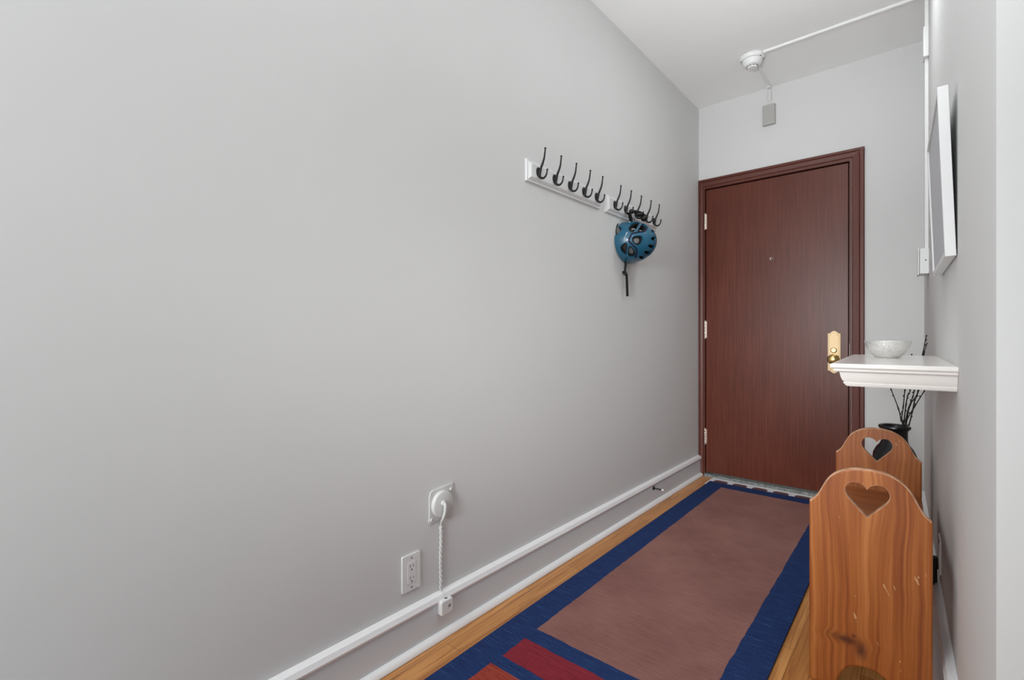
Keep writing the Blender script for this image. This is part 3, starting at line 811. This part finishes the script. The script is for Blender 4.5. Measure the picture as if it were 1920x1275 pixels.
# loose end hanging below
b = strap([(.020, 2.36, 1.42), (.016, 2.36, 1.408), (.019, 2.36, 1.385), (.015, 2.36, 1.366), (.017, 2.36, 1.348), (.022, 2.36, 1.336)], .012, .0024, lambda t: t*2.2)
obj('chin_strap', b, M['black_strap'], he)
b = BM(); ball(b, (.008, 2.36, 1.345), .0085, (1, 1, .9)); ball(b, (.018, 2.36, 1.337), .010, (1.2, .9, .8)); tube(b, spline([(.004, 2.36, 1.352), (.012, 2.352, 1.342), (.022, 2.36, 1.334), (.012, 2.366, 1.336)], 5), .0045, 8)
obj('buckle', b, M['black_plastic'], he)
b = strap([(.020, 2.36, 1.337), (.0245, 2.36, 1.325), (.0265, 2.36, 1.29), (.0280, 2.36, 1.25), (.0290, 2.36, 1.216)], .015, .0024, lambda t: .5)
obj('chin_strap', b, M['black_strap'], he)
# visor-side strap on the near rim
b = BM(); tube(b, spline([(.006, 2.30, 1.60), (-.0, 2.29, 1.575), (.003, 2.285, 1.55), (.010, 2.29, 1.53)], 5), .003, 8); obj('chin_strap', b, M['black_strap'], he)

# ------------------------------------------------------------------ left wall fittings
ou = thing('power_outlet', (0, .9455, .2525), 'white double power outlet low on the left wall', 'outlet')
b = BM(); prism(b, rounded(.910, .981, .195, .310, .003, 3), 'x', .0003, .0062, .0022, 2); obj('cover_plate', b, M['white_plastic'], ou)
b = BM(); prism(b, rounded(.9290, .9620, .2188, .2862, .002, 3), 'x', .006, .0076, .0006, 1); rc = obj('receptacle', b, M['white_plastic'], ou)
b = BM()
for zc in (.2715, .2345):
    box(b, .0072, .0079, .9385, .9403, zc-.0015, zc+.0065); box(b, .0072, .0079, .9505, .9523, zc-.001, zc+.0055)
    cyl(b, (.0072, .9455, zc-.0095), (.0079, .9455, zc-.0095), .0025, 12)
obj('slots', b, M['dark_slot'], rc)
b = BM()
for z in (.2985, .2065):
    b = BM(); cyl(b, (.0055, .9455, z), (.0068, .9455, z), .0028, 12); obj('screw', b, M['screw'], ou)
b = BM(); box(b, .0061, .00622, .9283, .9627, .2181, .2869); obj('seam', b, M['grey_plastic'], ou)

rp = thing('wiring_plate', (0, 1.068, .4385), 'old painted-over round wiring plate with a twisted cord on the left wall', 'wiring plate')
b = BM()
pl = [(1.019, .468), (1.024, .4855), (1.035, .490), (1.107, .4945), (1.1235, .4955), (1.1245, .485), (1.1245, .390), (1.118, .3815), (1.075, .3835), (1.042, .384), (1.036, .3795), (1.022, .3795), (1.0165, .390), (1.019, .405)]
prism(b, pl, 'x', .0003, .005, .0016, 2); obj('back_plate', b, M['painted_fitting'], rp)
b = BM(); lathe(b, [(0, .004), (.0445, .004), (.0445, .012), (.0420, .0165), (.0365, .0185), (0, .0195)], (0, 1.0715, .4375), (1, 0, 0), 48); obj('cover_dome', b, M['painted_fitting'], rp)
b = BM()
for y, z in ((1.1125, .4755), (1.0265, .3935)):
    b = BM(); ball(b, (.006, y, z), .006, (.55, 1, 1)); obj('screw', b, M['painted_fitting'], rp)
b = BM(); lathe(b, [(0, 0), (.0085, 0), (.008, .006), (.004, .008), (0, .008)], (.019, 1.066, .4435), (1, 0, 0), 20)
lead = spline([(.024, 1.066, .4435), (.029, 1.066, .438), (.031, 1.064, .422), (.028, 1.061, .402), (.017, 1.062, .384), (.009, 1.066, .370), (.006, 1.067, .358)], 6)
n = len(lead); tube(b, lead, [.0055-.0018*i/(n-1) for i in range(n)], 10)
lead2 = spline([(.028, 1.066, .440), (.030, 1.068, .425), (.027, 1.068, .402), (.016, 1.063, .384), (.008, 1.065, .366)], 6)
tube(b, lead2, .0026, 8)
obj('lead', b, M['painted_fitting'], rp)
b = BM()
for ph in (0, PI):
    P = []
    for i in range(121):
        t = i/120; z = .362-.215*t; a = ph+t*2*PI*6.5
        P.append((.0068+.0032*math.cos(a), 1.0670+.0032*math.sin(a)-.001*t+.001*math.sin(t*9), z))
    tube(b, P, .0034, 8)
ball(b, (.0065, 1.067, .360), .0048, (.9, 1, 1.3)); ball(b, (.0065, 1.0665, .148), .0045)
obj('twisted_cord', b, M['painted_fitting'], rp)
b = BM(); tube(b, spline([(.006, 1.0665, .149), (.018, 1.0655, .1415), (.028, 1.063, .138), (.032, 1.066, .131), (.030, 1.070, .1265)], 5), .0011, 6); obj('wire', b, M['painted_fitting'], rp)

jk = thing('phone_jack', (.018, 1.066, .103), 'small white jack box on the baseboard below the twisted cord', 'jack box')
b = BM(); prism(b, rounded(1.0405, 1.0925, .0795, .1285, .008, 5), 'x', .0182, .0405, .0045, 3); obj('housing', b, M['white_plastic'], jk)
b = BM(); lathe(b, [(0, 0), (.0068, 0), (.0066, .0012), (0, .0012)], (.0401, 1.0745, .106), (1, 0, 0), 20); obj('port_ring', b, M['grey_plastic'], jk)
b = BM(); box(b, .0408, .0416, 1.0722, 1.0768, .1045, .1075); obj('slot', b, M['dark_slot'], jk)
b = BM(); box(b, .026, .034, 1.064, 1.0725, .1265, .1291); obj('cord_entry', b, M['dark_slot'], jk)

ds = thing('door_stop', (.018, 2.712, .0985), 'black rod door stop with white tip on the left baseboard', 'door stop')
b = BM(); lathe(b, [(0, 0), (.0125, 0), (.012, .0025), (.008, .006), (.0055, .0075), (.0038, .010), (.0034, .054), (0, .054)], (.018, 2.712, .0985), (1, 0, 0), 24); obj('rod', b, M['black_metal'], ds)
b = BM(); cyl(b, (.070, 2.712, .0985), (.081, 2.712, .0985), .0058, 20, .0015); obj('rubber_tip', b, M['white_plastic'], ds)
b = BM(); lathe(b, [(0, 0), (.0155, 0), (.015, .004), (.010, .009), (.006, .011), (.006, .018), (0, .018)], (.018, .5720, .1025), (1, 0, 0), 24)
tag(obj('cable_bushing', b, M['black_plastic'], None, (.018, .5720, .1025)), 'black bushing under the baseboard cap at the bottom edge of the photo', 'bushing')

# ------------------------------------------------------------------ outlet behind the bench
Mo = RW(2.215)
ro = thing('power_outlet', (wx(2.215), 2.215, .25), 'white power outlet on the right wall behind the bench', 'outlet')
b = BM(); box(b, .0003, .0065, -.036, .036, .190, .312, .002, 2, Mo); bmesh.ops.recalc_face_normals(b, faces=b.faces); obj('cover_plate', b, M['white_plastic'], ro)
b = BM(); box(b, .006, .0078, -.0165, .0165, .219, .286, .0006, 1, Mo); bmesh.ops.recalc_face_normals(b, faces=b.faces); obj('receptacle', b, M['white_plastic'], ro)
pg = thing('power_plug', tuple(Mo@Vector((.008, 0, .232))), 'black power plug and cord in the outlet behind the bench', 'plug')
b = BM(); box(b, .008, .028, -.014, .014, .196, .238, .005, 2, Mo); box(b, .010, .026, -.012, .012, .150, .200, .004, 2, Mo); bmesh.ops.recalc_face_normals(b, faces=b.faces); obj('plug_body', b, M['black_plastic'], pg)
b = BM(); tube(b, [Mo@p for p in spline([(.018, 0, .155), (.022, 0, .13), (.030, -.01, .09), (.034, -.05, .03), (.045, -.12, .0045), (.046, -.25, .0045)], 6)], .0032, 8); obj('cord', b, M['black_plastic'], pg)

# ------------------------------------------------------------------ light
W = bpy.data.worlds.new('daylight'); S.world = W; W.use_nodes = True
bg = W.node_tree.nodes['Background']; bg.inputs[0].default_value = (.955, .98, 1, 1); bg.inputs[1].default_value = .42
def area(name, loc, target, sx, sy, power, col=(1, 1, 1)):
    l = bpy.data.lights.new(name, 'AREA'); l.shape = 'RECTANGLE'; l.size = sx; l.size_y = sy; l.energy = power; l.color = col
    o = bpy.data.objects.new(name, l); COL.objects.link(o); o.location = loc
    o.rotation_euler = (Vector(target)-Vector(loc)).to_track_quat('-Z', 'Y').to_euler(); return o
def point(name, loc, r, power, col=(1, 1, 1)):
    l = bpy.data.lights.new(name, 'POINT'); l.shadow_soft_size = r; l.energy = power; l.color = col
    o = bpy.data.objects.new(name, l); COL.objects.link(o); o.location = loc; return o
COOL = (.962, .995, 1.012)
area('side_fill_light', (.12, -.75, 1.5), (1.3, 1.6, 1.4), 1.0, 1.8, 39, COOL)  # added fill light from the left for the right wall, no actual window
area('hall_ceiling_lamp', (.95, 2.4, 2.62), (.95, 2.4, 0), .35, .35, 4.6, COOL)
point('entry_pendant_lamp', (1.0, .6, 2.3), .12, 11.8, COOL)
a = area('ceiling_fill_light', (.95, -.3, 1.1), (.62, 2.35, 2.65), .4, .4, 3.9, COOL); a.data.spread = .8  # added upward beam that brightens the hall ceiling, invented source
a = area('hall_fill_light', (.95, -1.2, 1.3), (.1, 3.3, .6), .6, .8, 5.6, COOL); a.data.spread = .7  # added frontal fill for the lower far hall, source made up

# ------------------------------------------------------------------ camera
cam = bpy.data.cameras.new('camera'); co = bpy.data.objects.new('camera', cam); COL.objects.link(co)
cam.sensor_width = 36; cam.lens = 898.85/1920*36; cam.shift_y = -6.5/1920; cam.clip_start = .02
co.location = (CX, 0, H); co.rotation_euler = (PI/2, 0, math.radians(40.65895))
S.camera = co
vs = S.view_settings; vs.view_transform = 'Standard'; vs.look = 'None'; vs.gamma = 1; vs.exposure = -.03; vs.use_curve_mapping = False
S.cycles.use_denoising = True
S.cycles.max_bounces = 8; S.cycles.diffuse_bounces = 6
